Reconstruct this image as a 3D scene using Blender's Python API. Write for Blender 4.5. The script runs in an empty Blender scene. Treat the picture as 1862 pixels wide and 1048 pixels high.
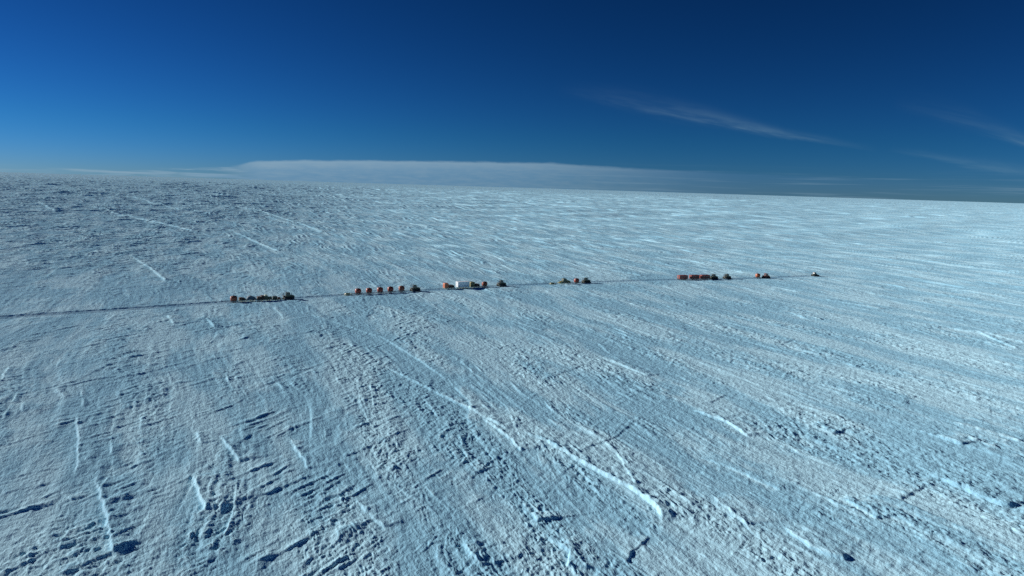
import bpy, bmesh, math, random
import numpy as np
from mathutils import Matrix, Vector
rad = math.radians
sc = bpy.context.scene
COL = sc.collection

# ------------------------------------------------------------------ camera
CAM_H = 58.0
PITCH = math.atan(184 / 1241.0)
ROLL = rad(1.753)
cd = bpy.data.cameras.new("camera")
cd.sensor_width = 36.0
cd.lens = 36.0 * 1241 / 1862
cd.clip_start = 0.5
cd.clip_end = 200000
cam = bpy.data.objects.new("camera", cd)
COL.objects.link(cam)
F = Vector((0, math.cos(PITCH), -math.sin(PITCH)))
R0 = Vector((1, 0, 0))
U0 = R0.cross(F)
Rr = R0 * math.cos(ROLL) + U0 * math.sin(ROLL)
Ur = U0 * math.cos(ROLL) - R0 * math.sin(ROLL)
M = Matrix((Rr, Ur, -F)).transposed().to_4x4()
M.translation = (0, 0, CAM_H)
cam.matrix_world = M
sc.camera = cam

# ------------------------------------------------------------------ light
SUN_AZ = -73.0      # degrees clockwise from the viewing direction (+Y)
SUN_EL = 17.0
SKY_STRENGTH = 0.10
SUN_STRENGTH = 4.8
EXPOSURE = 0.32
sun_dir = Vector((math.sin(rad(SUN_AZ)) * math.cos(rad(SUN_EL)),
                  math.cos(rad(SUN_AZ)) * math.cos(rad(SUN_EL)), math.sin(rad(SUN_EL))))
ld = bpy.data.lights.new("sun", 'SUN')
ld.energy = SUN_STRENGTH
ld.angle = rad(0.5)
ld.color = (1.0, 0.98, 0.95)
lo = bpy.data.objects.new("sun", ld)
lo.rotation_euler = (-sun_dir).to_track_quat('-Z', 'Y').to_euler()
lo.location = (-200, 0, 200)
COL.objects.link(lo)
sc.view_settings.view_transform = 'Standard'
sc.view_settings.look = 'None'
sc.view_settings.exposure = EXPOSURE
sc.view_settings.gamma = 1.0
sc.view_settings.use_curve_mapping = False
sc.cycles.use_denoising = False
sc.cycles.sample_clamp_direct = 3.0
sc.cycles.sample_clamp_indirect = 2.0

# ------------------------------------------------------------------ sky
world = bpy.data.worlds.new("World")
sc.world = world
world.use_nodes = True
nt = world.node_tree
nt.nodes.clear()


class NG:
    """small helper for writing shader maths"""
    def __init__(s, tree):
        s.t = tree

    def new(s, kind):
        return s.t.nodes.new(kind)

    def link(s, a, b):
        if isinstance(a, (int, float)):
            b.default_value = a
        elif isinstance(a, tuple):
            b.default_value = a
        else:
            s.t.links.new(a, b)

    def m(s, op, a, b=None, c=None, clamp=False):
        n = s.new('ShaderNodeMath')
        n.operation = op
        n.use_clamp = clamp
        s.link(a, n.inputs[0])
        if b is not None:
            s.link(b, n.inputs[1])
        if c is not None:
            s.link(c, n.inputs[2])
        return n.outputs[0]

    def smooth(s, x, a, b):
        n = s.new('ShaderNodeMapRange')
        n.interpolation_type = 'SMOOTHSTEP'
        s.link(x, n.inputs[0])
        n.inputs[1].default_value = a
        n.inputs[2].default_value = b
        return n.outputs[0]

    def lut(s, x, lo, hi, pts, interp='LINEAR'):
        """piecewise curve of x, pts = [(x, value or rgb)] returned as colour"""
        t = s.m('DIVIDE', s.m('SUBTRACT', x, lo), hi - lo, clamp=True)
        r = s.new('ShaderNodeValToRGB')
        r.color_ramp.interpolation = interp
        el = r.color_ramp.elements
        while len(el) > 1:
            el.remove(el[-1])
        for i, (px, v) in enumerate(pts):
            q = (px - lo) / (hi - lo)
            e = el[0] if i == 0 else el.new(q)
            e.position = q
            e.color = (v, v, v, 1) if isinstance(v, (int, float)) else (*v, 1)
        s.t.links.new(t, r.inputs[0])
        return r.outputs[0]

    def noise(s, vec, scale, detail=3.0, rough=0.5, dist=0.0):
        n = s.new('ShaderNodeTexNoise')
        s.link(vec, n.inputs['Vector'])
        n.inputs['Scale'].default_value = scale
        n.inputs['Detail'].default_value = detail
        n.inputs['Roughness'].default_value = rough
        n.inputs['Distortion'].default_value = dist
        return n.outputs['Fac']

    def xyz(s, x, y, z=0.0):
        n = s.new('ShaderNodeCombineXYZ')
        for a, b in zip((x, y, z), n.inputs):
            s.link(a, b)
        return n.outputs[0]

    def mix(s, f, a, b, mode='MIX'):
        n = s.new('ShaderNodeMix')
        n.data_type = 'RGBA'
        n.blend_type = mode
        s.link(f, n.inputs[0])
        for v, k in ((a, 6), (b, 7)):
            if isinstance(v, tuple) and len(v) == 3:
                v = (*v, 1.0)
            s.link(v, n.inputs[k])
        return n.outputs[2]


g = NG(nt)
sky = g.new('ShaderNodeTexSky')
sky.sky_type = 'NISHITA'
sky.sun_disc = False
sky.sun_elevation = rad(SUN_EL)
sky.sun_rotation = rad(SUN_AZ)
sky.altitude = 3200
sky.air_density = 1.0
sky.dust_density = 0.3
sky.ozone_density = 3.0
tc = g.new('ShaderNodeTexCoord')
nrm = g.new('ShaderNodeVectorMath'); nrm.operation = 'NORMALIZE'
g.link(tc.outputs['Generated'], nrm.inputs[0])
sep = g.new('ShaderNodeSeparateXYZ')
g.link(nrm.outputs[0], sep.inputs[0])
AZ = g.m('MULTIPLY', g.m('ARCTAN2', sep.outputs[0], sep.outputs[1]), 57.29578)
EL = g.m('MULTIPLY', g.m('ARCSINE', sep.outputs[2]), 57.29578)
# slide-film response to the deep polar sky: contrast and tint of the physical sky
cl = g.new('ShaderNodeMix'); cl.data_type = 'RGBA'; cl.blend_type = 'DARKEN'
cl.inputs[0].default_value = 1.0
g.link(sky.outputs[0], cl.inputs[6]); cl.inputs[7].default_value = (14, 14, 14, 1)
sc10 = g.mix(1.0, cl.outputs[2], (0.1, 0.1, 0.1), 'MULTIPLY')
sp3 = g.new('ShaderNodeSeparateColor'); g.link(sc10, sp3.inputs[0])
cb3 = g.new('ShaderNodeCombineColor')
for k, (amp_, gam_) in enumerate(((0.115, 1.80), (0.305, 1.58), (0.50, 1.66))):
    g.link(g.m('MULTIPLY', g.m('POWER', sp3.outputs[k], gam_), amp_), cb3.inputs[k])
SKY = g.mix(g.smooth(EL, 4.5, 0.0), cb3.outputs[0], g.mix(1.0, cb3.outputs[0], (1.38, 0.93, 1.13), 'MULTIPLY'))

# far stratus bank lying on the horizon
bank_top = g.lut(AZ, -40, 40, [(-40, .113), (-37, .16), (-31, .14), (-26, .22), (-22, .34), (-20.8, .47), (-17, .55),
                               (-10.7, .62), (-5, .665), (2.8, .70), (6, .66), (11.7, .60), (18, .56), (30, .45), (40, .4)])
bank_top = g.m('MULTIPLY', bank_top, 3.0)
bank_op = g.lut(AZ, -40, 40, [(-40, .0), (-37, .45), (-30, .75), (-26, .8), (-21, .8), (-10, .76), (0, .66), (6, .5),
                              (12, .42), (20, .25), (30, .12), (38, .0)])
edge_n = g.noise(g.xyz(g.m('MULTIPLY', AZ, 0.55), g.m('MULTIPLY', EL, 3.5)), 1.0, 6.0, 0.68)
el_w = g.m('ADD', EL, g.m('MULTIPLY', g.m('SUBTRACT', edge_n, 0.5), 0.3))
depth = g.m('SUBTRACT', bank_top, el_w)
soft = g.smooth(depth, -0.03, 0.24)
wisp_n = g.noise(g.xyz(g.m('MULTIPLY', AZ, 0.16), g.m('MULTIPLY', EL, 3.2), 7.0), 1.0, 4.0, 0.6)
left_mask = g.smooth(AZ, -23.5, -20.0)
wisp = g.m('MAXIMUM', left_mask, g.smooth(wisp_n, 0.42, 0.62))
bank_d = g.m('MULTIPLY', g.m('MULTIPLY', soft, bank_op), wisp, clamp=True)
bank_c = g.lut(depth, 0, 2.2, [(0, (.235, .345, .42)), (.25, (.195, .305, .40)), (.8, (.135, .25, .37)), (1.4, (.11, .225, .355)),
                               (2.2, (.10, .215, .35))])
bank_c = g.mix(g.m('MULTIPLY', g.smooth(edge_n, 0.35, 0.7), 0.3), bank_c, (.24, .33, .40))
bank_c = g.mix(g.smooth(AZ, 2, 20), bank_c, (.055, .14, .27))


def cirrus(base, az0, az1, curve, width, opac, seed, slope):
    e = g.m('MULTIPLY', g.lut(AZ, az0, az1, curve), 10.0)
    w = g.m('MULTIPLY', g.lut(AZ, az0, az1, width), 2.0)
    o = g.lut(AZ, az0, az1, opac)
    sh = g.m('ADD', EL, g.m('MULTIPLY', AZ, slope))
    n = g.noise(g.xyz(g.m('MULTIPLY', AZ, 0.22), g.m('MULTIPLY', sh, 1.7), seed), 1.0, 5.0, 0.62, 0.3)
    dd = g.m('SUBTRACT', EL, e)
    dd = g.m('ADD', dd, g.m('MULTIPLY', g.m('SUBTRACT', n, 0.5), 0.5))
    q = g.m('DIVIDE', dd, w)
    up = g.m('MULTIPLY', q, g.m('ADD', 1.0, g.m('MULTIPLY', g.m('LESS_THAN', q, 0.0), 0.9)))
    f = g.m('POWER', 2.71828, g.m('MULTIPLY', g.m('MULTIPLY', up, up), -1.0))
    f = g.m('MULTIPLY', f, g.m('ADD', 0.25, g.m('MULTIPLY', g.smooth(n, 0.3, 0.72), 0.95)))
    f = g.m('MULTIPLY', f, o, clamp=True)
    return g.mix(f, base, (.16, .28, .36))


c = SKY
c = cirrus(c, 0, 40, [(3, .78), (7.5, .715), (11, .655), (14, .59), (18, .51), (21, .455), (24, .415), (28, .335), (32, .28)],
           [(3, .35), (9, .42), (14, .38), (18, .26), (21, .16), (25, .12), (30, .14)],
           [(3, .0), (6, .03), (10, .1), (13, .15), (17, .24), (20.5, .26), (22.5, .13), (25, .05), (27.5, .0)], 3.0, .17)
c = cirrus(c, 20, 60, [(25, .74), (30, .62), (33, .52), (36, .395), (42, .25)],
           [(25, .4), (31, .4), (34, .28), (36, .22), (42, .2)],
           [(28, .0), (31, .04), (33, .1), (36, .2), (40, .15), (44, .0)], 9.0, .3)
c = cirrus(c, 20, 60, [(25, .38), (30.3, .315), (33, .25), (36.2, .205), (42, .15)],
           [(25, .1), (31, .12), (34, .2), (42, .2)],
           [(28, .0), (31.0, .12), (33, .17), (36, .1), (44, .0)], 15.0, .15)
c = g.mix(bank_d, c, bank_c)
# soft streak layers inside the bank's right end
n5 = g.noise(g.xyz(g.m('MULTIPLY', AZ, 0.1), g.m('MULTIPLY', EL, 4.0), 21.0), 1.0, 4.0, 0.6)
stk = g.m('MULTIPLY', g.m('MULTIPLY', g.smooth(n5, 0.5, 0.75), g.smooth(EL, 2.4, 0.8)), g.smooth(AZ, -2, 8))
c = g.mix(g.m('MULTIPLY', stk, 0.3, clamp=True), c, (.17, .27, .36))
c10 = g.mix(1.0, c, (10.0, 10.0, 10.0), 'MULTIPLY')
bg = g.new('ShaderNodeBackground')
g.link(c10, bg.inputs[0])
bg.inputs[1].default_value = SKY_STRENGTH
out = g.new('ShaderNodeOutputWorld')
g.link(bg.outputs[0], out.inputs[0])

# ------------------------------------------------------------------ snow surface
SUN_DRIFTS = [
    ([(-89.8, 296.2), (-47.4, 252.2), (-29.7, 221.3), (-18.4, 199.5)], 0.5),
    ([(-42.4, 216.1), (-21.2, 188.0), (-9.2, 172.1), (0.9, 156.7)], 0.7),
    ([(-7.2, 167.9), (0.9, 152.4), (3.4, 144.9)], 0.8),
    ([(0.9, 158.2), (8.6, 151.6), (17.3, 137.5), (24.4, 127.3), (27.8, 120.0), (28.5, 113.7)], 1.2),
    ([(24.2, 149.5), (25.8, 127.7)], 0.4),
    ([(-3.7, 297.3), (13.1, 274.1)], 0.5),
    ([(31.2, 234.9), (35.2, 227.7), (44.4, 210.1)], 0.8),
    ([(48.8, 179.5), (56.3, 168.3), (58.4, 158.0)], 0.9),
    ([(75.8, 168.8), (81.0, 161.7)], 0.5),
    ([(89.2, 140.0), (90.7, 136.2), (93.4, 128.6), (96.5, 122.8)], 1.0),
    ([(105.6, 161.9), (108.5, 155.7)], 0.6),
    ([(48.8, 113.4), (50.8, 105.8), (54.9, 101.8)], 0.7),
    ([(182.5, 313.6), (199.2, 307.3), (209.9, 293.6), (213.0, 275.2)], 0.8),
    ([(195.3, 286.1), (197.7, 261.9)], 0.6),
    ([(133.8, 341.1), (139.5, 334.5), (140.6, 317.6)], 0.6),
    ([(-283.4, 501.1), (-226.4, 423.9), (-189.0, 370.3)], 1.0),
    ([(-145.2, 283.2), (-133.5, 265.1)], 0.8),
    ([(-127.4, 279.9), (-114.6, 259.4)], 0.8),
    ([(-62.8, 129.5), (-57.1, 120.0), (-52.3, 112.6)], 1.0),
    ([(-65.7, 149.2), (-58.8, 139.9), (-55.3, 134.8)], 0.9),
    ([(-80.8, 126.9), (-69.3, 111.5), (-62.6, 101.7), (-59.8, 97.7)], 0.9),
    ([(-107.1, 162.8), (-94.2, 143.4), (-84.1, 126.6)], 0.6),
    ([(-50.2, 149.8), (-39.9, 132.0)], 0.6),
    ([(-72.3, 151.1), (-67.2, 144.0)], 0.5),
    ([(-150.6, 199.9), (-141.5, 183.3)], 0.7),
    ([(-690.4, 1169.7), (-342.3, 702.6), (-323.4, 711.1)], 0.9),
    ([(-633.5, 1533.4), (-239.9, 796.2)], 0.8),
    ([(-25.6, 485.2), (-10.3, 457.4)], 1.0),
    ([(51.2, 519.6), (74.4, 487.7), (90.1, 463.9)], 0.9),
    ([(4.8, 116.1), (6.0, 112.9)], 0.8),
    ([(6.5, 108.9), (10.7, 102.6), (10.1, 98.2)], 0.7),
    ([(-7.5, 105.5), (-3.0, 97.5)], 0.6),
    ([(-1207.7, 2096.0), (-575.3, 1190.2), (-465.9, 1084.3)], 2.2),
    ([(-806.5, 1284.9), (-577.8, 1000.0), (-411.5, 805.5), (-328.5, 717.3)], 2.0),
    ([(-623.7, 1498.0), (-384.8, 1101.8), (-197.3, 733.2)], 1.8),
    ([(-320.4, 767.3), (-186.7, 549.4)], 1.5),
    ([(-969.8, 1392.4), (-655.6, 980.2)], 2.4),
    ([(248.6, 453.1), (272.9, 397.4)], 0.9),
    ([(173.7, 392.5), (195.2, 353.2)], 0.8),
    ([(162.7, 656.6), (226.8, 566.8)], 1.0),
    ([(209.9, 305.3), (199.9, 263.0)], 0.7),
    ([(93.4, 171.6), (103.5, 164.4), (108.7, 156.0), (115.6, 145.8)], 0.55),
    ([(113.1, 176.4), (125.2, 158.8)], 0.5),
    ([(39.8, 148.4), (48.6, 137.0), (54.8, 127.0)], 0.4),
    ([(94.2, 206.9), (106.2, 191.4), (114.3, 187.2)], 0.5),
    ([(347.4, 747.3), (392.9, 633.9), (414.5, 550.7)], 1.1),
    ([(-21.3, 782.4), (80.0, 675.8), (165.5, 646.6)], 1.1),
    ([(64.4, 125.9), (67.8, 116.2)], 0.5),
    ([(39.6, 125.4), (42.7, 112.7)], 0.5),
    ([(-28.8, 120.7), (-20.3, 108.7)], 0.5),
]
SHADE_DRIFTS = [
    ([(-38.4, 130.5), (-44.9, 120.8), (-50.1, 116.6)], 1.2),
    ([(-51.0, 109.7), (-51.6, 99.5)], 0.8),
    ([(-37.3, 109.2), (-44.4, 101.6)], 0.5),
    ([(-76.3, 118.6), (-78.5, 115.8)], 1.3),
    ([(-80.3, 115.4), (-82.5, 111.1)], 0.9),
    ([(-70.5, 102.9), (-72.6, 99.9)], 1.0),
    ([(-101.7, 157.2), (-103.6, 151.3), (-108.0, 138.4)], 0.7),
    ([(-99.8, 143.6), (-100.5, 140.6)], 0.8),
    ([(-74.2, 98.8), (-75.5, 96.0)], 0.8),
    ([(-87.3, 130.4), (-97.0, 123.6)], 0.6),
    ([(-83.3, 125.4), (-92.4, 117.5)], 0.6),
    ([(-110.9, 227.1), (-123.0, 203.8), (-122.7, 184.2), (-130.8, 168.9)], 0.7),
    ([(-176.6, 388.9), (-190.9, 359.4), (-209.3, 330.9)], 0.6),
    ([(-101.3, 276.9), (-113.3, 266.0)], 0.5),
    ([(-114.2, 257.4), (-134.6, 253.4)], 0.4),
    ([(-5.0, 310.4), (-24.4, 291.5), (-38.3, 266.5)], 0.6),
    ([(-31.4, 339.2), (-47.1, 314.6)], 0.5),
    ([(32.2, 228.8), (23.9, 221.2), (8.0, 199.4)], 0.6),
    ([(25.4, 109.3), (20.3, 103.2), (19.2, 99.8)], 1.0),
    ([(-21.7, 161.3), (-29.2, 147.1), (-35.3, 138.1)], 0.7),
    ([(0.6, 147.6), (-4.0, 137.6), (-7.3, 129.1)], 0.8),
    ([(33.8, 170.4), (24.8, 154.0), (16.7, 146.6)], 0.7),
    ([(90.9, 136.2), (81.9, 129.6), (76.1, 125.1)], 0.8),
    ([(64.2, 194.1), (56.4, 185.0)], 0.8),
    ([(117.3, 275.2), (104.2, 258.8)], 0.7),
]
TRAIL = [(-213.7, 262.6), (-204.4, 267.5), (-171.5, 290.4), (-131.9, 319.1), (-102.0, 337.0), (-83.1, 350.4), (-51.6, 370.1), (-31.5, 382.5), (2.9, 403.0), (44.4, 424.0), (97.6, 447.5), (137.8, 460.8), (172.6, 474.5), (221.3, 498.0), (247.5, 510.6)]

rng = np.random.RandomState(11)
NT = 512
_ang = rng.rand(NT, NT) * 2 * np.pi
_GX = np.cos(_ang).astype(np.float32)
_GY = np.sin(_ang).astype(np.float32)


def noise(x, y, seed=0):
    """2-D gradient noise, about -0.7..0.7"""
    ox, oy = (seed * 37.17) % 211.0, (seed * 91.73) % 307.0
    x = x + ox
    y = y + oy
    xf = np.floor(x); yf = np.floor(y)
    fx = (x - xf).astype(np.float32); fy = (y - yf).astype(np.float32)
    xi = xf.astype(np.int64) + seed * 13; yi = yf.astype(np.int64) + seed * 29
    ux = fx * fx * fx * (fx * (fx * 6 - 15) + 10)
    uy = fy * fy * fy * (fy * (fy * 6 - 15) + 10)

    def gr(ix, iy, dx, dy):
        a = ix & (NT - 1); b = iy & (NT - 1)
        return _GX[a, b] * dx + _GY[a, b] * dy
    n00 = gr(xi, yi, fx, fy); n10 = gr(xi + 1, yi, fx - 1, fy)
    n01 = gr(xi, yi + 1, fx, fy - 1); n11 = gr(xi + 1, yi + 1, fx - 1, fy - 1)
    a = n00 + ux * (n10 - n00)
    b = n01 + ux * (n11 - n01)
    return (a + uy * (b - a)) * 1.4


def sstep(a, b, x):
    t = np.clip((x - a) / (b - a), 0, 1)
    return t * t * (3 - 2 * t)


def frame(x, y, az):
    """coordinates along and across (to the right of) a compass direction"""
    s, c = math.sin(rad(az)), math.cos(rad(az))
    return x * s + y * c, x * c - y * s


def poly_dist(x, y, pts):
    """distance, 0..1 position and signed side offset to a polyline"""
    best = np.full(x.shape, 1e9, np.float32)
    side = np.zeros(x.shape, np.float32)
    tt = np.zeros(x.shape, np.float32)
    seg = [math.dist(pts[i], pts[i + 1]) for i in range(len(pts) - 1)]
    tot = sum(seg); acc = 0.0
    for i, L in enumerate(seg):
        ax, ay = pts[i]; bx, by = pts[i + 1]
        dx, dy = (bx - ax) / L, (by - ay) / L
        t = np.clip((x - ax) * dx + (y - ay) * dy, 0, L)
        px, py = x - ax - dx * t, y - ay - dy * t
        d = np.sqrt(px * px + py * py)
        m = d < best
        best[m] = d[m]
        side[m] = (np.sign(dx * (y - ay) - dy * (x - ax)) * d)[m]
        tt[m] = ((acc + t) / tot)[m]
        acc += L
    return best, tt, side


def shelf(phase, rise):
    """sawtooth shelf: steep rise over the first part of each period, long gentle fall"""
    f = phase - np.floor(phase)
    return np.where(f < rise, sstep(0, 1, f / rise), (1 - (f - rise) / (1 - rise)) ** 1.3).astype(np.float32)


FAR_AMP = 0.11
FAR_B = 2.1


def height(x, y, sp):
    """snow height (m) at x, y; sp is the local mesh spacing used to drop detail too fine for it"""
    r = np.sqrt(x * x + y * y)
    a, b = frame(x, y, -24)
    a2, b2 = frame(x, y, 27)
    # the wind swings a little from place to place, so no family of ridges is ruler-straight
    b = b + 8 * noise(x / 120, y / 120, 301) + 2.2 * noise(x / 37, y / 37, 302)
    b2 = b2 + 9 * noise(x / 110, y / 110, 303) + 2.0 * noise(x / 33, y / 33, 304)
    wx = noise(x / 26, y / 26, 1); wy = noise(x / 26, y / 26, 2)
    wA = noise(a / 45, b / 14, 3); wB = noise(a2 / 30, b2 / 11, 4)
    dt, _, _ = poly_dist(x, y, TRAIL)
    off = sstep(4, 26, dt)
    calm = sstep(2.5, 8, dt)
    h = 1.3 * noise(x / 330, y / 330, 5) * sstep(20, 160, dt)
    h = h + 0.5 * noise(a / 130, b / 42, 6) * off
    h = h + 3.0 * noise(a / 1100, b / 300, 67) * sstep(550, 1500, r)
    a4, b4 = frame(x, y, 47)
    h = h + 3.6 * noise(a4 / 420, b4 / 110, 68) * sstep(600, 1600, r) * (1 - 0.5 * sstep(6000, 12000, r))
    # long drifts facing the sun (run away from the viewer to the left)
    k = sstep(0.5, 1.6, np.minimum(6.0 / np.maximum(sp, 1e-3), 3))
    mA = sstep(-0.1, 0.45, noise(a / 70, b / 26, 7))
    phA = b / 12 + 0.9 * wA + 0.12 * wx
    h = h + 0.34 * mA * shelf(phA, 0.06) * (0.15 + 1.1 * np.abs(noise(a / 16, b / 7, 8))) * calm
    mA2 = sstep(0.0, 0.5, noise(a / 34, b / 12, 9))
    h = h + 0.30 * mA2 * shelf(b / 4.3 + 0.8 * noise(a / 26, b / 6, 10), 0.12) * np.abs(noise(a / 9, b / 3, 44)) * 1.6 * calm
    # shelves whose steep edge faces the viewer, strongest to the left
    left = 0.25 + 0.75 * sstep(10, -45, x + 0.12 * (y - 120))
    mB = sstep(-0.1, 0.4, noise(a2 / 40, b2 / 16, 11)) * left
    phB = -(b2 / 7.5) + 0.9 * wB + 0.12 * wy
    h = h + 0.28 * mB * shelf(phB, 0.10) * (0.1 + 1.2 * np.abs(noise(a2 / 11, b2 / 5, 12))) * calm
    mB2 = sstep(0.0, 0.45, noise(a2 / 22, b2 / 10, 13)) * left
    h = h + 0.34 * mB2 * shelf(-(b2 / 2.9) + 0.8 * noise(a2 / 16, b2 / 4, 14), 0.2) * np.abs(noise(a2 / 7, b2 / 2.6, 45)) * 1.5 * calm
    # broken, knobbly patches of small sastrugi
    pat = sstep(-0.12, 0.42, noise(a / 95, b / 15, 15) + 0.45 * noise(x / 24, y / 24, 16))
    pat2 = 0.36 + 0.62 * pat
    lumps = 0
    lw = sstep(30, -50, x)
    for lam, amp, sd in ((4.6, .035, 17), (2.4, .068, 18), (1.3, .125, 19), (0.75, .14, 20)):
        fade = 1.0 if lam > 4 else np.clip(2.2 - 1.0 * sp / (lam * 0.5), 0.0, 1)
        gA = np.abs(noise(a / (lam * 3.2), b / (lam * 1.3), sd + 60)) * 2.2
        gB = np.abs(noise(a2 / (lam * 2.6), b2 / (lam * 1.2), sd + 70)) * 2.2
        tA = shelf(b / lam + 1.25 * noise(a / (lam * 2.6), b / (lam * 1.1), sd), 0.28) * gA
        tB = shelf(-b2 / lam + 1.25 * noise(a2 / (lam * 2.0), b2 / (lam * 1.1), sd + 20), 0.28) * gB
        n3 = noise(x / lam, y / lam, sd + 30)
        lumps = lumps + amp * lam * fade * (tA * (1 - 0.5 * lw) + tB * (0.3 + 0.6 * lw) + 0.55 * n3)
    rt = sstep(-20, 90, x)
    h = h + lumps * pat2 * (0.2 + 0.8 * calm) * (0.88 + 0.12 * rt)
    # swells and drifts of the far plateau, broad enough for the coarser mesh there
    azd = np.degrees(np.arctan2(x, np.maximum(y, 1)))
    farB = sstep(-6, -26, azd + 6 * noise(x / 500, y / 500, 66))
    farA = 0.5 + 0.9 * sstep(-30, 0, azd)
    for k_, lam in enumerate((3.4, 6, 11, 20, 37, 66)):
        w_ = np.exp(-(np.log2(lam / np.minimum(2.9 * sp, 40.0)) / 0.8) ** 2) * sstep(250, 650, r) * off
        if w_.max() < 0.01:
            continue
        gA = np.abs(noise(a / (lam * 12), b / (lam * 2), 70 + k_)) * 2.1 + 0.05
        gB = np.abs(noise(a2 / (lam * 5), b2 / (lam * 2), 170 + k_)) * 1.2 + 0.45
        nA = shelf(b / lam + 1.0 * noise(a / (lam * 9), b / (lam * 1.6), 80 + k_), 0.3) * gA
        nB = shelf(-b2 / lam + 1.0 * noise(a2 / (lam * 4), b2 / (lam * 1.6), 90 + k_), 0.25) * gB
        cap = min(FAR_AMP * lam, 3.4)
        h = h + cap * w_ * (nA * farA + FAR_B * nB * farB) * (0.6 + 0.6 * sstep(-.3, .4, noise(a / (lam * 14), b / (lam * 4), 100 + k_)))
    # fine wind combing
    st = noise(a / 16, b / 1.5, 41) * np.clip(2.2 - sp / 0.8, 0.15, 1)
    s4 = shelf(b / 5.5 + 0.9 * noise(a / 70, b / 7, 46), 0.16) * np.abs(noise(a / 40, b / 5, 47)) * 2.0
    h = h + 0.13 * s4 * (0.3 + 0.7 * rt) * calm * np.clip(2.2 - sp / 1.6, 0, 1)
    h = h + 0.11 * st * (0.4 + 0.6 * sstep(-.2, .4, noise(a / 50, b / 30, 42))) * calm
    # wind-scoured hollows
    ho = noise(a / 26, b / 8, 43)
    h = h - 0.14 * sstep(0.2, 0.6, ho) * calm
    # single drifts seen in the photograph
    for drifts, sun_side in ((SUN_DRIFTS, True), (SHADE_DRIFTS, False)):
        for i, (pts, amp) in enumerate(drifts):
            xs = [p[0] for p in pts]; ys = [p[1] for p in pts]
            m = (x > min(xs) - 22) & (x < max(xs) + 22) & (y > min(ys) - 22) & (y < max(ys) + 22)
            if not m.any():
                continue
            X = x[m]; Y = y[m]
            wob = 0.55 * noise(X / 3.1, Y / 3.1, 50 + i) + 0.25 * noise(X / 1.1, Y / 1.1, 90 + i)
            d, t, s = poly_dist(X, Y, pts)
            # the steep face: towards the sun (left) or towards the viewer
            dx, dy = pts[-1][0] - pts[0][0], pts[-1][1] - pts[0][1]
            nx, ny = -dy, dx
            want = (-0.91, 0.41) if sun_side else (0.89, -0.45)
            sg = 1.0 if nx * want[0] + ny * want[1] > 0 else -1.0
            q = s * sg + wob * 0.6
            ws, wb = (0.45, 6.0) if sun_side else (0.55, 5.0)
            far = min(6.0, max(1.0, math.hypot(pts[0][0], pts[0][1]) / 260))
            ws *= far
            wb *= far
            prof = np.where(q > 0, 1 - sstep(0, ws, q), np.exp(-np.maximum(-q, 0) / wb * (0.8 + 0.5 * amp)))
            ends = sstep(0.0, 0.3, t) * (1 - sstep(0.93, 1.0, t)) + 0.0
            over = np.exp(-(np.maximum(d - np.abs(s), 0)) ** 2)
            ends = np.where((t <= 0) | (t >= 1), 0, ends)
            bump = (0.78 if sun_side else 0.27) * amp * (0.85 + 0.35 * noise(X / 1.8, Y / 1.8, 250 + i)) * prof * ends * over * (0.75 + 0.8 * np.abs(noise(X / 5, Y / 5, 130 + i)))
            h[m] += bump * 0.9 * sstep(2.5, 6, dt[m])
    # pressed trail of the convoy: sunken lane with churned shoulders
    deep = (0.30 + 0.14 * sstep(-90, -150, x)) * sstep(226, 214, x)
    lane = 1 - sstep(2.5, 3.6, dt - 0.9 * sstep(-95, -150, x) + 0.5 * noise(x / 2.4, y / 2.4, 60))
    h = h - deep * lane * 0.8
    h = h + 0.22 * np.exp(-((dt - 4.3 + 0.8 * noise(x / 3.5, y / 3.5, 63)) / 0.8) ** 2) * (0.6 + noise(x / 2.5, y / 2.5, 61)) * (deep + 0.15) * sstep(226, 214, x)
    ruts = np.exp(-((dt - 1.3) / 0.35) ** 2)
    h = h - 0.22 * ruts * (deep + 0.1) * 2 + 0.14 * lane * noise(x / 1.1, y / 1.1, 62)
    # the far plateau is very slightly domed
    h = h + 9.0 * sstep(1500, 9000, r) * np.exp(-((np.degrees(np.arctan2(x, y)) - 2) / 30.0) ** 2)
    return h.astype(np.float32)


def flat_height(px, py):
    v = height(np.array([px], np.float64), np.array([py], np.float64), np.array([0.3]))
    return float(v[0])


# polar sheet around the point below the camera: fine where features can be seen, coarse elsewhere
QUALITY = 1.0
rows = [1.5, 15, 30, 45, 58]
while rows[-1] < 45000:
    r_ = rows[-1]
    q_ = 0.0024 if r_ < 8000 else (0.006 if r_ < 16000 else 0.02)
    rows.append(r_ * (1 + q_ / QUALITY))
rows = np.array(rows)
fine = np.arange(-46, 46.001, 0.066 / QUALITY)
coarse = np.concatenate([np.arange(46.5, 60, 0.5), np.arange(60, 300, 4.0), np.arange(300, 313.9, 0.5)])
azs = np.radians(np.concatenate([fine, coarse]))
NR, NA = len(rows), len(azs)
RR, AA = np.meshgrid(rows, azs, indexing='ij')
RR = RR.ravel(); AA = AA.ravel()
GXX = RR * np.sin(AA); GYY = RR * np.cos(AA)
SP = RR * 0.0024
HH = np.empty(RR.shape, np.float32)
CH = 200000
for i in range(0, len(RR), CH):
    HH[i:i + CH] = height(GXX[i:i + CH], GYY[i:i + CH], SP[i:i + CH])
co = np.stack([GXX, GYY, HH], 1).astype(np.float32)
ii, jj = np.meshgrid(np.arange(NR - 1), np.arange(NA), indexing='ij')
jn = (jj + 1) % NA
quads = np.stack([ii * NA + jj, (ii + 1) * NA + jj, (ii + 1) * NA + jn, ii * NA + jn], -1).reshape(-1, 4)
quads = quads[:, ::-1]
qc = co[quads[:, 0]]
dT = np.full(len(quads), 99, np.float32)
near = (qc[:, 1] > 200) & (qc[:, 1] < 560) & (np.abs(qc[:, 0]) < 330)
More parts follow.
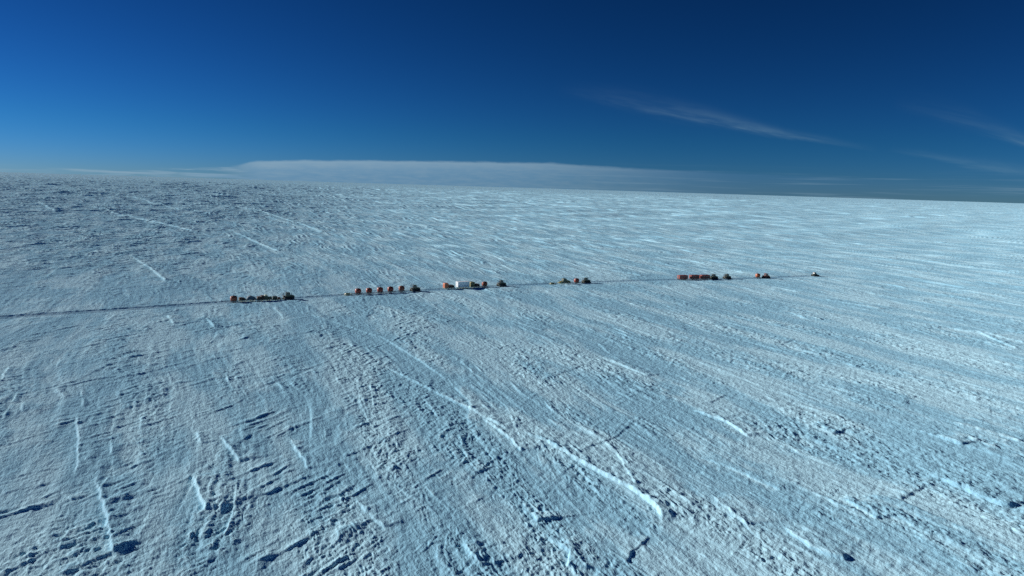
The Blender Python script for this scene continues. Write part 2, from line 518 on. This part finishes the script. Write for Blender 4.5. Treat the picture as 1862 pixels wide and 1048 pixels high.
dT[near] = poly_dist(qc[near, 0].astype(np.float64), qc[near, 1].astype(np.float64), TRAIL)[0]
on_trail = (dT < 2.6 + 0.5 * (qc[:, 0] < -60) + 0.5 * (qc[:, 0] < -125)) & (qc[:, 0] < 221)


def link_grid(name, faces, mat):
    used, inv = np.unique(faces, return_inverse=True)
    v = co[used]
    f = inv.reshape(-1, 4).astype(np.int32)
    me = bpy.data.meshes.new(name)
    me.vertices.add(len(v))
    me.vertices.foreach_set('co', v.ravel())
    me.loops.add(f.size)
    me.loops.foreach_set('vertex_index', f.ravel())
    me.polygons.add(len(f))
    me.polygons.foreach_set('loop_start', np.arange(0, f.size, 4, dtype=np.int32))
    me.polygons.foreach_set('use_smooth', np.ones(len(f), bool))
    me.update(calc_edges=True)
    me.materials.append(mat)
    o = bpy.data.objects.new(name, me)
    COL.objects.link(o)
    o['kind'] = 'structure'
    return o


def snow_material(name, tint, bump=1.7):
    m = bpy.data.materials.new(name)
    m.use_nodes = True
    t = m.node_tree
    s = NG(t)
    bs = t.nodes['Principled BSDF']
    geo = s.new('ShaderNodeNewGeometry')

    def rot(az, sx, sy):
        n = s.new('ShaderNodeMapping')
        n.vector_type = 'TEXTURE'
        n.inputs['Rotation'].default_value = (0, 0, -rad(az))
        n.inputs['Scale'].default_value = (sx, sy, 1)
        s.link(geo.outputs['Position'], n.inputs[0])
        return n.outputs[0]
    vA = rot(-24, 1.0, 3.0)
    vB = rot(27, 1.0, 2.4)
    n1 = s.noise(vA, 1.5, 5.0, 0.62, 0.3)
    n2 = s.noise(vB, 0.9, 4.0, 0.6, 0.3)
    n3 = s.noise(geo.outputs['Position'], 3.2, 4.0, 0.65)
    big = s.noise(rot(-24, 16, 60), 1.0, 3.0, 0.55)
    hgt = s.m('ADD', s.m('MULTIPLY', n1, 0.16), s.m('ADD', s.m('MULTIPLY', n2, 0.10), s.m('MULTIPLY', n3, 0.03)))
    bp = s.new('ShaderNodeBump')
    bp.inputs['Strength'].default_value = 1.0
    bp.inputs['Distance'].default_value = bump
    s.link(hgt, bp.inputs['Height'])
    t.links.new(bp.outputs[0], bs.inputs['Normal'])
    # wind crust (slightly greener, glazed) against softer drift snow
    crust = s.smooth(big, 0.40, 0.58)
    col = s.mix(crust, tuple(tint), tuple(c * k for c, k in zip(tint, (0.70, 0.82, 0.88))))
    s.link(col, bs.inputs['Base Color'])
    s.link(s.m('SUBTRACT', 0.75, s.m('MULTIPLY', crust, 0.18)), bs.inputs['Roughness'])
    bs.inputs['Specular IOR Level'].default_value = 0.04
    bs.inputs['Diffuse Roughness'].default_value = 0.4
    return m


SNOW = (0.53, 0.83, 0.95)
snow_mat = snow_material("snow", SNOW)
trail_mat = snow_material("packed_snow_shaded", (0.38, 0.62, 0.76), 1.4)  # packed snow, tint also darkened to stand in for shade in the lane
link_grid('snow_ground', quads[~on_trail], snow_mat)
link_grid('snow_track', quads[on_trail], trail_mat)
# cap below the camera so that the sheet has no hole

# ------------------------------------------------------------------ the convoy


def paint(name, rgb, rough=0.45, metal=0.0, wear=0.25):
    m = bpy.data.materials.new(name)
    m.use_nodes = True
    s = NG(m.node_tree)
    bs = m.node_tree.nodes['Principled BSDF']
    t = s.new('ShaderNodeTexCoord')
    n = s.noise(t.outputs['Object'], 2.2, 5.0, 0.65)
    f = s.m('MULTIPLY', s.smooth(n, 0.45, 0.75), wear)
    dirt = tuple(c * 0.55 + 0.02 for c in rgb)
    s.link(s.mix(f, tuple(rgb), dirt), bs.inputs['Base Color'])
    bs.inputs['Roughness'].default_value = rough
    bs.inputs['Metallic'].default_value = metal
    return m


MAT = {
    'red': paint('red_paint', (0.30, 0.05, 0.03)),
    'orange': paint('orange_paint', (0.46, 0.115, 0.04)),
    'rust': paint('rusty_red_paint', (0.26, 0.065, 0.035), 0.6),
    'green': paint('dark_green_paint', (0.045, 0.06, 0.03)),
    'olive': paint('olive_paint', (0.17, 0.15, 0.04)),
    'black': paint('black_rubber', (0.018, 0.018, 0.02), 0.8),
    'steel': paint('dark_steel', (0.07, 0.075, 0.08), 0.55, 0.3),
    'pale': paint('pale_timber', (0.42, 0.43, 0.32), 0.7),
    'white': paint('white_paint', (0.85, 0.87, 0.87), 0.4, 0, 0.08),
    'glass': paint('dark_glass', (0.02, 0.03, 0.04), 0.08, 0, 0.0),
    'tarp': paint('grey_blue_tarpaulin', (0.12, 0.17, 0.21), 0.85),
    'brown': paint('brown_crate', (0.085, 0.05, 0.035), 0.8),
    'amber': paint('amber_lamp', (0.7, 0.3, 0.03), 0.3),
}


class MB:
    """collects simple solids in one mesh"""
    def __init__(s):
        s.bm = bmesh.new()

    def box(s, x0, x1, y0, y1, z0, z1, bev=0.0):
        r = bmesh.ops.create_cube(s.bm, size=1)
        vs = r['verts']
        bmesh.ops.scale(s.bm, verts=vs, vec=(x1 - x0, y1 - y0, z1 - z0))
        bmesh.ops.translate(s.bm, verts=vs, vec=((x0 + x1) / 2, (y0 + y1) / 2, (z0 + z1) / 2))
        if bev:
            es = list({e for v in vs for e in v.link_edges})
            bmesh.ops.bevel(s.bm, geom=es, offset=bev, segments=2, affect='EDGES', profile=0.6)
        return s

    def prism(s, prof, y0, y1, bev=0.0):
        """side outline [(x, z)] swept from y0 to y1"""
        a = [s.bm.verts.new((x, y0, z)) for x, z in prof]
        b = [s.bm.verts.new((x, y1, z)) for x, z in prof]
        n = len(prof)
        fs = [s.bm.faces.new(a), s.bm.faces.new(list(reversed(b)))]
        for i in range(n):
            fs.append(s.bm.faces.new((a[(i + 1) % n], a[i], b[i], b[(i + 1) % n])))
        bmesh.ops.recalc_face_normals(s.bm, faces=fs)
        if bev:
            es = list({e for f in fs for e in f.edges})
            bmesh.ops.bevel(s.bm, geom=es, offset=bev, segments=1, affect='EDGES')
        return s

    def lathe(s, prof, axis='x', c=(0, 0, 0), n=20):
        """profile [(along, radius)] turned round an axis"""
        rings = []
        for t, r in prof:
            ring = []
            for k in range(n):
                u = 2 * math.pi * k / n
                p, q = r * math.cos(u), r * math.sin(u)
                v = {'x': (t, p, q), 'y': (p, t, q), 'z': (p, q, t)}[axis]
                ring.append(s.bm.verts.new((v[0] + c[0], v[1] + c[1], v[2] + c[2])))
            rings.append(ring)
        fs = []
        for A, B in zip(rings, rings[1:]):
            for k in range(n):
                fs.append(s.bm.faces.new((A[k], A[(k + 1) % n], B[(k + 1) % n], B[k])))
        fs.append(s.bm.faces.new(rings[0]))
        fs.append(s.bm.faces.new(rings[-1]))
        bmesh.ops.recalc_face_normals(s.bm, faces=fs)
        for f in fs[:-2]:
            f.smooth = True
        return s

    def bar(s, p, q, r, n=8):
        p, q = Vector(p), Vector(q)
        d = q - p
        m = bmesh.ops.create_cone(s.bm, cap_ends=True, segments=n, radius1=r, radius2=r, depth=d.length)
        rot = d.to_track_quat('Z', 'Y').to_matrix()
        bmesh.ops.rotate(s.bm, verts=m['verts'], matrix=rot)
        bmesh.ops.translate(s.bm, verts=m['verts'], vec=(p + q) / 2)
        return s

    def build(s, name, mat, parent=None, label=None):
        me = bpy.data.meshes.new(name)
        s.bm.to_mesh(me)
        s.bm.free()
        me.materials.append(MAT[mat])
        o = bpy.data.objects.new(name, me)
        COL.objects.link(o)
        o.parent = parent
        if label:
            o['label'] = label
        return o


def thing(name):
    o = bpy.data.objects.new(name, None)
    o.empty_display_size = 1.0
    COL.objects.link(o)
    return o


def copy_tree(o, parent=None):
    c = o.copy()
    COL.objects.link(c)
    c.parent = parent
    for ch in [k for k in bpy.data.objects if k.parent == o]:
        copy_tree(ch, c)
    return c


def stadium(x0, x1, z0, z1, n=7, front=0.0):
    r = (z1 - z0) / 2
    pts = []
    for k in range(n + 1):
        u = -math.pi / 2 + math.pi * k / n
        pts.append((x1 - r + r * math.cos(u), (z0 + z1) / 2 + r * math.sin(u)))
    for k in range(n + 1):
        u = math.pi / 2 + math.pi * k / n
        pts.append((x0 + r + r * math.cos(u), (z0 + z1) / 2 + r * math.sin(u)))
    return pts


def make_tractor(paint_key='green', blade=False, crane=True):
    """tracked tractor, forward is +x, 5 m long and 3.1 m high"""
    t = thing('tracked_tractor')
    for sg in (-1, 1):
        y0, y1 = sorted((sg * 0.95, sg * 1.5))
        tr = MB().prism(stadium(-2.1, 2.0, 0.0, 1.25), y0, y1)
        for k in range(26):                       # grousers along the belt
            x = -1.5 + k * 0.115
            tr.box(x, x + 0.05, y0 - 0.01, y1 + 0.01, -0.04, 0.02)
            tr.box(x, x + 0.05, y0 - 0.01, y1 + 0.01, 1.23, 1.29)
        tr = tr.build('track', 'black', t)
        yo = sg * 1.5
        ya, yb = sorted((yo, yo + sg * 0.06))
        for x, r in ((-1.5, .46), (1.4, .46), (-0.72, .27), (-0.05, .27), (0.62, .27)):
            z = 0.625 if r > .3 else 0.36
            MB().lathe([(ya, r), (ya + 0.02, r), (yb, r * 0.82)] if sg > 0 else [(ya, r * .82), (yb - 0.02, r), (yb, r)], 'y', (x, 0, z), 14) \
                .build('wheel', 'steel', tr)
    MB().prism([(-1.95, .62), (2.1, .62), (2.25, .8), (2.2, 1.62), (1.9, 1.82), (.55, 1.95), (.5, 1.35), (-1.95, 1.35)], -.62, .62, .03) \
        .build('hood', paint_key, t)
    cab = MB().prism([(-1.15, 1.3), (.55, 1.3), (.62, 2.0), (.38, 2.85), (-1.02, 2.85), (-1.2, 2.0)], -.82, .82, .04)
    cab.box(-1.12, .5, -.9, .9, 2.86, 3.0, .03)
    cab = cab.build('cab', paint_key, t)
    for sg in (-1, 1):
        y0, y1 = sorted((sg * .815, sg * .835))
        MB().prism([(-1.02, 1.95), (-.22, 1.95), (-.22, 2.72), (-.92, 2.72)], y0, y1).build('side_window', 'glass', cab)
        MB().prism([(-.12, 1.95), (.5, 1.95), (.3, 2.72), (-.12, 2.72)], y0, y1).build('side_window', 'glass', cab)
    MB().prism([(.64, 2.05), (.66, 2.05), (.45, 2.78), (.43, 2.78)], -.7, .7).build('windscreen', 'glass', cab)
    MB().prism([(-1.22, 2.05), (-1.2, 2.05), (-1.04, 2.76), (-1.06, 2.76)], -.7, .7).build('rear_window', 'glass', cab)
    MB().bar((1.1, -.35, 1.85), (1.1, -.35, 2.75), .07).bar((1.1, -.35, 2.75), (1.0, -.35, 2.9), .05).build('exhaust_pipe', 'steel', t)
    MB().box(-2.3, -1.15, -.75, .75, 1.36, 1.62, .03).box(-2.25, -2.15, -.75, .75, 1.62, 1.95).build('deck', 'steel', t)
    MB().box(-2.6, -1.95, -.12, .12, .55, .75).box(-2.7, -2.55, -.2, .2, .5, .8, .02).build('drawbar', 'steel', t)
    for sg in (-1, 1):
        MB().lathe([(2.22, .11), (2.3, .11), (2.32, .08)], 'x', (0, sg * .42, 1.35), 12).build('headlight', 'amber', t)
    if crane:
        MB().bar((-1.75, .45, 1.6), (-1.75, .45, 2.65), .09).bar((-1.75, .45, 2.6), (-2.35, .1, 2.95), .07) \
            .bar((-1.75, .45, 2.1), (-2.1, .25, 2.8), .04).build('crane_arm', paint_key, t)
    if blade:
        b = MB().prism([(2.75, .02), (2.9, .02), (2.72, .5), (2.85, 1.05), (2.72, 1.05), (2.58, .5)], -1.9, 1.9)
        for sg in (-1, 1):
            b.bar((1.2, sg * .75, .5), (2.68, sg * .75, .45), .08)
        b.build('snow_blade', 'steel', t)
    return t


def sledge_base(t, L, W, deck_z=0.75, mat='pale', pairs=True):
    """two bogies of upturned runners, cross beams and a deck frame; towing bar at the front"""
    h = L / 2
    for x0, x1 in ((-h + .15, -.15), (.15, h - .15)) if L > 4 else ((-h + .1, h - .1),):
        for sg in (-1, 1):
            y0, y1 = sorted((sg * (W / 2 - .42), sg * (W / 2 - .05)))
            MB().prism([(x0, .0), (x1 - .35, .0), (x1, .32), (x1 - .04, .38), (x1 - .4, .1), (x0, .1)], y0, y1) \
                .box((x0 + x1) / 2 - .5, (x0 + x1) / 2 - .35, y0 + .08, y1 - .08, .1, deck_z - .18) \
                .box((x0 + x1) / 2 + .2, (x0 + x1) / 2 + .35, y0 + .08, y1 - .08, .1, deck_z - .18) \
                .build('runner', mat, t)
    f = MB()
    for sg in (-1, 1):
        y0, y1 = sorted((sg * (W / 2 - .4), sg * (W / 2 - .22)))
        f.box(-h, h, y0, y1, deck_z - .18, deck_z)
    n = max(3, int(L / .9))
    for k in range(n + 1):
        x = -h + .05 + (L - .25) * k / n
        f.box(x, x + .14, -W / 2 + .1, W / 2 - .1, deck_z + .002, deck_z + .1)
    f.build('frame', mat, t)
    MB().bar((h - .05, .45, deck_z - .1), (h + 1.5, 0, .5), .05).bar((h - .05, -.45, deck_z - .1), (h + 1.5, 0, .5), .05) \
        .lathe([(-.04, .12), (.04, .12)], 'z', (h + 1.55, 0, .5), 10).build('drawbar', 'steel', t)


def make_tank_sledge(colour='red', L=2.7):
    t = thing('tank_sledge')
    sledge_base(t, L + .2, 2.3, .72, 'steel')  # steel runners and frame, dark colour deepens the shadow strip below the tank
    r, zc = 1.13, 1.99
    h = L / 2
    prof = [(-h, .25), (-h + .05, .62), (-h + .18, .93), (-h + .38, r)]
    full = prof + [(-.35, r), (-.33, r + .025), (-.27, r + .025), (-.25, r), (.25, r), (.27, r + .025), (.33, r + .025), (.35, r)] \
        + [(-x, q) for x, q in reversed(prof)]
    tk = MB().lathe(full, 'x', (0, 0, zc), 26).build('tank', colour, t)
    MB().lathe([(zc + r - .04, .3), (zc + r + .12, .3), (zc + r + .14, .36), (zc + r + .2, .34)], 'z', (0, 0, 0), 16).build('hatch', 'steel', tk)
    for x in (-.7, .55):
        MB().box(x, x + .16, -1.0, 1.0, .823, .9).prism([(x, .9), (x + .16, .9), (x + .16, 1.25), (x, 1.25)], -1.0, -.55) \
            .prism([(x, .9), (x + .16, .9), (x + .16, 1.25), (x, 1.25)], .55, 1.0).build('saddle', 'steel', t)
    MB().bar((-h + .3, -.95, 1.0), (-h + .3, -.95, 2.85), .03).bar((-h + .65, -.95, 1.0), (-h + .65, -.95, 2.85), .03) \
        .bar((-h + .3, -.95, 1.5), (-h + .65, -.95, 1.5), .025).bar((-h + .3, -.95, 2.0), (-h + .65, -.95, 2.0), .025) \
        .bar((-h + .3, -.95, 2.5), (-h + .65, -.95, 2.5), .025).build('ladder', 'steel', t)
    return t


def make_cabin_sledge(colour='red', L=6.2):
    """living cabin on runners"""
    t = thing('cabin_sledge')
    sledge_base(t, L, 2.5, .8, 'steel')  # dark steel here also stands in for shade beneath the cabin
    h = L / 2 - .15
    z0, z1 = .902, 3.1
    c_ = MB().box(-h, h, -1.3, 1.3, z0, z1, .09)
    for k in range(int(L / .6)):
        x = -h + .35 + k * .6
        if x < h - .2:
            c_.box(x, x + .06, -1.33, -1.29, z0 + .15, z1 - .15).box(x, x + .06, 1.29, 1.33, z0 + .15, z1 - .15)
    c_ = c_.build('cabin', colour, t)
    for x in (-1.9, -.3, 1.3):
        for sg in (-1, 1):
            y0, y1 = sorted((sg * 1.28, sg * 1.36))
            MB().box(x, x + .75, y0, y1, 1.9, 2.5).build('window', 'glass', c_)
    MB().box(-h - .04, -h - .005, -.42, .42, 1.0, 2.85, .01).build('door', 'steel', c_)
    MB().box(.2, 1.1, -.4, .4, z1 + .003, z1 + .14, .02).build('roof_hatch', 'steel', c_)
    MB().bar((1.6, .4, z1 - .02), (1.6, .4, z1 + .6), .08).build('stove_pipe', 'steel', c_)
    return t


def make_container_sledge():
    t = thing('container_sledge')
    sledge_base(t, 6.0, 2.4, .7)
    c_ = MB().box(-3.0, 3.0, -1.19, 1.19, .83, 3.35, .02)
    for k in range(24):
        x = -2.8 + k * .235
        c_.box(x, x + .12, -1.2, -1.18, 1.0, 3.2).box(x, x + .12, 1.18, 1.2, 1.0, 3.2)
    c_ = c_.build('container', 'white', t)
    for x in (-3.03, 2.91):
        for y in (-1.24, 1.12):
            MB().box(x, x + .12, y, y + .12, .81, 3.38).build('corner_post', 'white', c_)
    for y0, y1, yb in ((-1.1, -.02, -.3), (.02, 1.1, .3)):
        dr = MB().box(-3.05, -3.005, y0, y1, .95, 3.25, .01).build('door', 'white', c_)
        MB().bar((-3.07, yb, 1.0), (-3.07, yb, 3.2), .025).build('lock_bar', 'steel', dr)
    return t


def make_hut_sledge(colour, L=5.2):
    """flat sledge with a squat cabin at the rear and a low load in front"""
    t = thing('hut_sledge')
    sledge_base(t, L, 2.3, .72)
    h = L / 2
    c_ = MB().prism([(-h + .05, .83), (-h + 2.1, .83), (-h + 2.1, 2.75), (-h + 1.8, 3.05), (-h + .3, 3.05), (-h + .05, 2.75)], -1.1, 1.1, .05) \
        .build('cabin', colour, t)
    for sg in (-1, 1):
        y0, y1 = sorted((sg * 1.08, sg * 1.13))
        MB().box(-h + .5, -h + 1.1, y0, y1, 1.9, 2.45).build('window', 'glass', c_)
    MB().prism([(-h + 2.2, .83), (h - .1, .83), (h - .15, 1.7), (h - 1.0, 2.05), (-h + 2.4, 1.9)], -.95, .95, .08).build('load', 'brown', t)
    MB().bar((-h + 2.6, -.5, 1.8), (-h + 2.6, -.5, 2.7), .06).build('stove_pipe', 'steel', t)
    return t


def make_flat_sledge(kind):
    if kind == 'tarp':
        t = thing('cargo_sledge')
        sledge_base(t, 6.6, 2.3, .8)
        MB().prism([(-3.1, .92), (-3.2, 1.75), (-2.4, 1.95), (-1.0, 1.6), (-.3, .92)], -.9, .9, .1).build('crate_stack', 'brown', t)
        MB().prism([(-.2, .92), (3.1, .92), (3.15, 1.5), (2.4, 1.9), (1.2, 2.45), (.3, 2.15), (-.25, 1.5)], -1.05, 1.05, .12).build('tarpaulin', 'tarp', t)
    elif kind == 'crates':
        t = thing('cargo_sledge')
        sledge_base(t, 5.8, 2.3, .75)
        rr = random.Random(5)
        for x, w, z, d in ((-2.8, 1.3, 1.25, 2.0), (-1.35, 1.1, 1.65, 1.9), (-.1, 1.5, 1.2, 2.05), (1.55, 1.2, .95, 1.8)):
            MB().box(x, x + w, -d / 2, d / 2, .855, .855 + z, .04).box(x + .1, x + .2, -d / 2 - .02, d / 2 + .02, .86, .855 + z + .02) \
                .box(x + w - .2, x + w - .1, -d / 2 - .02, d / 2 + .02, .86, .855 + z + .02).build('crate', 'brown' if x < -.2 else 'green', t)
        MB().prism([(-.05, 2.08), (1.35, 2.08), (1.1, 2.6), (.2, 2.7)], -.7, .7, .06).build('tarpaulin', 'pale', t)
    elif kind == 'small':
        t = thing('cargo_sledge')
        sledge_base(t, 3.4, 2.1, .65)
        MB().box(-1.5, .2, -.85, .85, .755, 1.9, .06).build('crate', 'green', t)
        for y in (-.4, .4):
            MB().lathe([(-.35, .3), (-.33, .33), (.5, .33), (.52, .3)], 'x', (.9, y, 1.09), 14).build('fuel_drum', 'rust', t)
    elif kind == 'mound':
        t = thing('cargo_sledge')
        sledge_base(t, 7.2, 2.3, .8)
        MB().prism([(-3.4, .92), (-2.0, 1.7), (-.6, 1.5), (-.6, .92)], -.9, .9, .08).build('crate_stack', 'olive', t)
        MB().prism([(-1.2, 1.0), (.9, 1.0), (.95, 2.6), (.5, 3.05), (-.8, 3.1), (-1.1, 2.7)], -1.0, 1.0, .08).build('cabin', 'green', t)
        MB().prism([(1.05, .92), (3.4, .92), (3.3, 1.5), (1.9, 2.1), (1.05, 2.0)], -.9, .9, .1).build('tarpaulin', 'olive', t)
    else:
        t = thing('cargo_sledge')
        sledge_base(t, 3.2, 1.8, .5)
        MB().prism([(-1.3, .61), (.9, .61), (.8, .95), (-1.1, 1.0)], -.6, .6, .06).build('load', 'olive', t)
    return t


VEHICLE_SCALE = 1.2


def place(o, x, y, label, cat, group, turn=0.0):
    best = None
    for p, q in zip(TRAIL, TRAIL[1:]):
        dx, dy = q[0] - p[0], q[1] - p[1]
        L = math.hypot(dx, dy)
        s_ = max(0, min(L, ((x - p[0]) * dx + (y - p[1]) * dy) / L))
        d = math.hypot(x - p[0] - dx * s_ / L, y - p[1] - dy * s_ / L)
        if best is None or d < best[0]:
            best = (d, math.atan2(dy, dx))
    zs = [flat_height(x + ux * math.cos(best[1]), y + ux * math.sin(best[1])) for ux in (-2, -1, 0, 1, 2)]
    o.location = (x, y, sum(zs) / 5 - 0.02)
    o.rotation_euler = (0, 0, best[1] + rad(turn))
    o.scale = (VEHICLE_SCALE,) * 3
    o['label'] = label
    o['category'] = cat
    if group:
        o['group'] = group
    return o


def paint_tree(o, name_, key):
    for ch in bpy.data.objects:
        if ch.parent == o and ch.name.split('.')[0] == name_:
            ch.data = ch.data.copy()
            ch.data.materials[0] = MAT[key]


G_TR = 'dark tracked tractors of the convoy'
G_TK = 'tank sledges towed in the convoy'
G_CB = 'red living cabins on sledges'
G_CG = 'low cargo sledges of the convoy'

tractor = make_tractor('green')
tank = make_tank_sledge('red')
cabin = make_cabin_sledge('red')
tanks = [
    (-131.6, 318.4, 'rust', 'brownish orange tank sledge, hindmost vehicle of the leftmost tractor train'),
    (-80.3, 351.9, 'red', 'red tank on runners, hindmost of the even row of five tank sledges'),
    (-75.2, 354.8, 'red', 'red tank on runners, second from the left in the even row of five'),
    (-70.1, 358.6, 'red', 'red tank on runners in the middle of the even row of five'),
    (-65.1, 361.5, 'red', 'red tank on runners, fourth from the left in the even row of five'),
    (-59.8, 365.5, 'rust', 'duller brick red tank sledge next behind the tractor, foremost of the row of five'),
    (-16.0, 392.2, 'rust', 'rusty red tank sledge between the olive hut sledge and a dark tractor'),
    (39.9, 420.0, 'red', 'single bright red tank sledge between a humped dark sledge and a tractor'),
    (171.8, 474.9, 'orange', 'small orange tank sledge behind the red tractor near the head of the convoy'),
]
for i, (x, y, key, lab) in enumerate(tanks):
    o = tank if i == 0 else copy_tree(tank)
    place(o, x, y, lab, 'tank sledge', G_TK).scale = (1.15, 1.15, 1.06)
for o in [q for q in bpy.data.objects if q.parent is None and q.name.startswith('tank_sledge')]:
    key = next(k for (x, y, k, lab) in tanks if lab == o['label'])
    if key != 'red':
        paint_tree(o, 'tank', key)
cabins = [
    (114.0, 453.7, 'long bright red cabin on runners at the rear of three linked cabins'),
    (122.4, 456.1, 'long red cabin on runners in the middle of three linked cabins'),
    (130.1, 458.4, 'long red cabin on runners, foremost of three, next behind the dark tractor'),
]
for i, (x, y, lab) in enumerate(cabins):
    place(cabin if i == 0 else copy_tree(cabin), x, y, lab, 'cabin sledge', G_CB).scale = (1.08, 1.15, 1.05)
tractors = [
    (-109.8, 331.3, 'dark green tracked tractor pulling the nearest, leftmost train of sledges'),
    (-52.9, 368.9, 'dark green tracked tractor in front of the five red tank sledges'),
    (-6.2, 398.1, 'dark green tracked tractor leading the train with the white container'),
    (46.3, 423.2, 'dark green tracked tractor just ahead of the single bright red tank sledge'),
    (137.2, 461.2, 'dark green tracked tractor hitched to the three long red cabins'),
    (147.7, 466.1, 'dark green tracked tractor running alone just ahead of the red cabin train'),
]
for i, (x, y, lab) in enumerate(tractors):
    place(tractor if i == 0 else copy_tree(tractor), x, y, lab, 'tractor', G_TR)
place(make_tractor('rust', crane=False), 177.8, 475.1, 'brownish red tracked tractor ahead of the small orange tank sledge', 'tractor', None)
place(make_tractor('green', blade=True, crane=False), 221.3, 497.0,
      'small black looking tractor with a front blade, at the right end of the convoy', 'tractor', None).scale = (1, 1, 0.95)
place(make_container_sledge(), -28.2, 385.3, 'white box container on a sledge, the only white vehicle in the convoy', 'container sledge', None)
place(make_hut_sledge('orange', 5.4), -35.7, 381.6, 'sledge with a squat orange hut and low dark load behind the white container', 'hut sledge', None)
place(make_hut_sledge('olive', 5.0), -21.6, 389.9, 'sledge with a squat olive hut and low dark load ahead of the white container', 'hut sledge', None)
place(make_flat_sledge('tarp'), -126.6, 322.2, 'long low sledge with pointed grey blue tarpaulin ahead of the brownish orange tank', 'cargo sledge', G_CG)
place(make_flat_sledge('crates'), -119.3, 324.6, 'sledge piled with dark uneven crates in the leftmost train', 'cargo sledge', G_CG)
place(make_flat_sledge('small'), -114.6, 327.9, 'short sledge with a green crate and drums next behind the leftmost tractor', 'cargo sledge', G_CG)
place(make_flat_sledge('mound'), 32.1, 416.4, 'dark humped sledge with a tall middle hut behind the single bright red tank', 'cargo sledge', G_CG)
place(make_flat_sledge('dolly'), -85.0, 349.3, 'tiny low sledge trailing behind the hindmost red tank of the row of five', 'cargo sledge', G_CG)
place(make_flat_sledge('dolly'), 24.6, 412.0, 'tiny low sledge trailing behind the dark humped sledge', 'cargo sledge', G_CG)
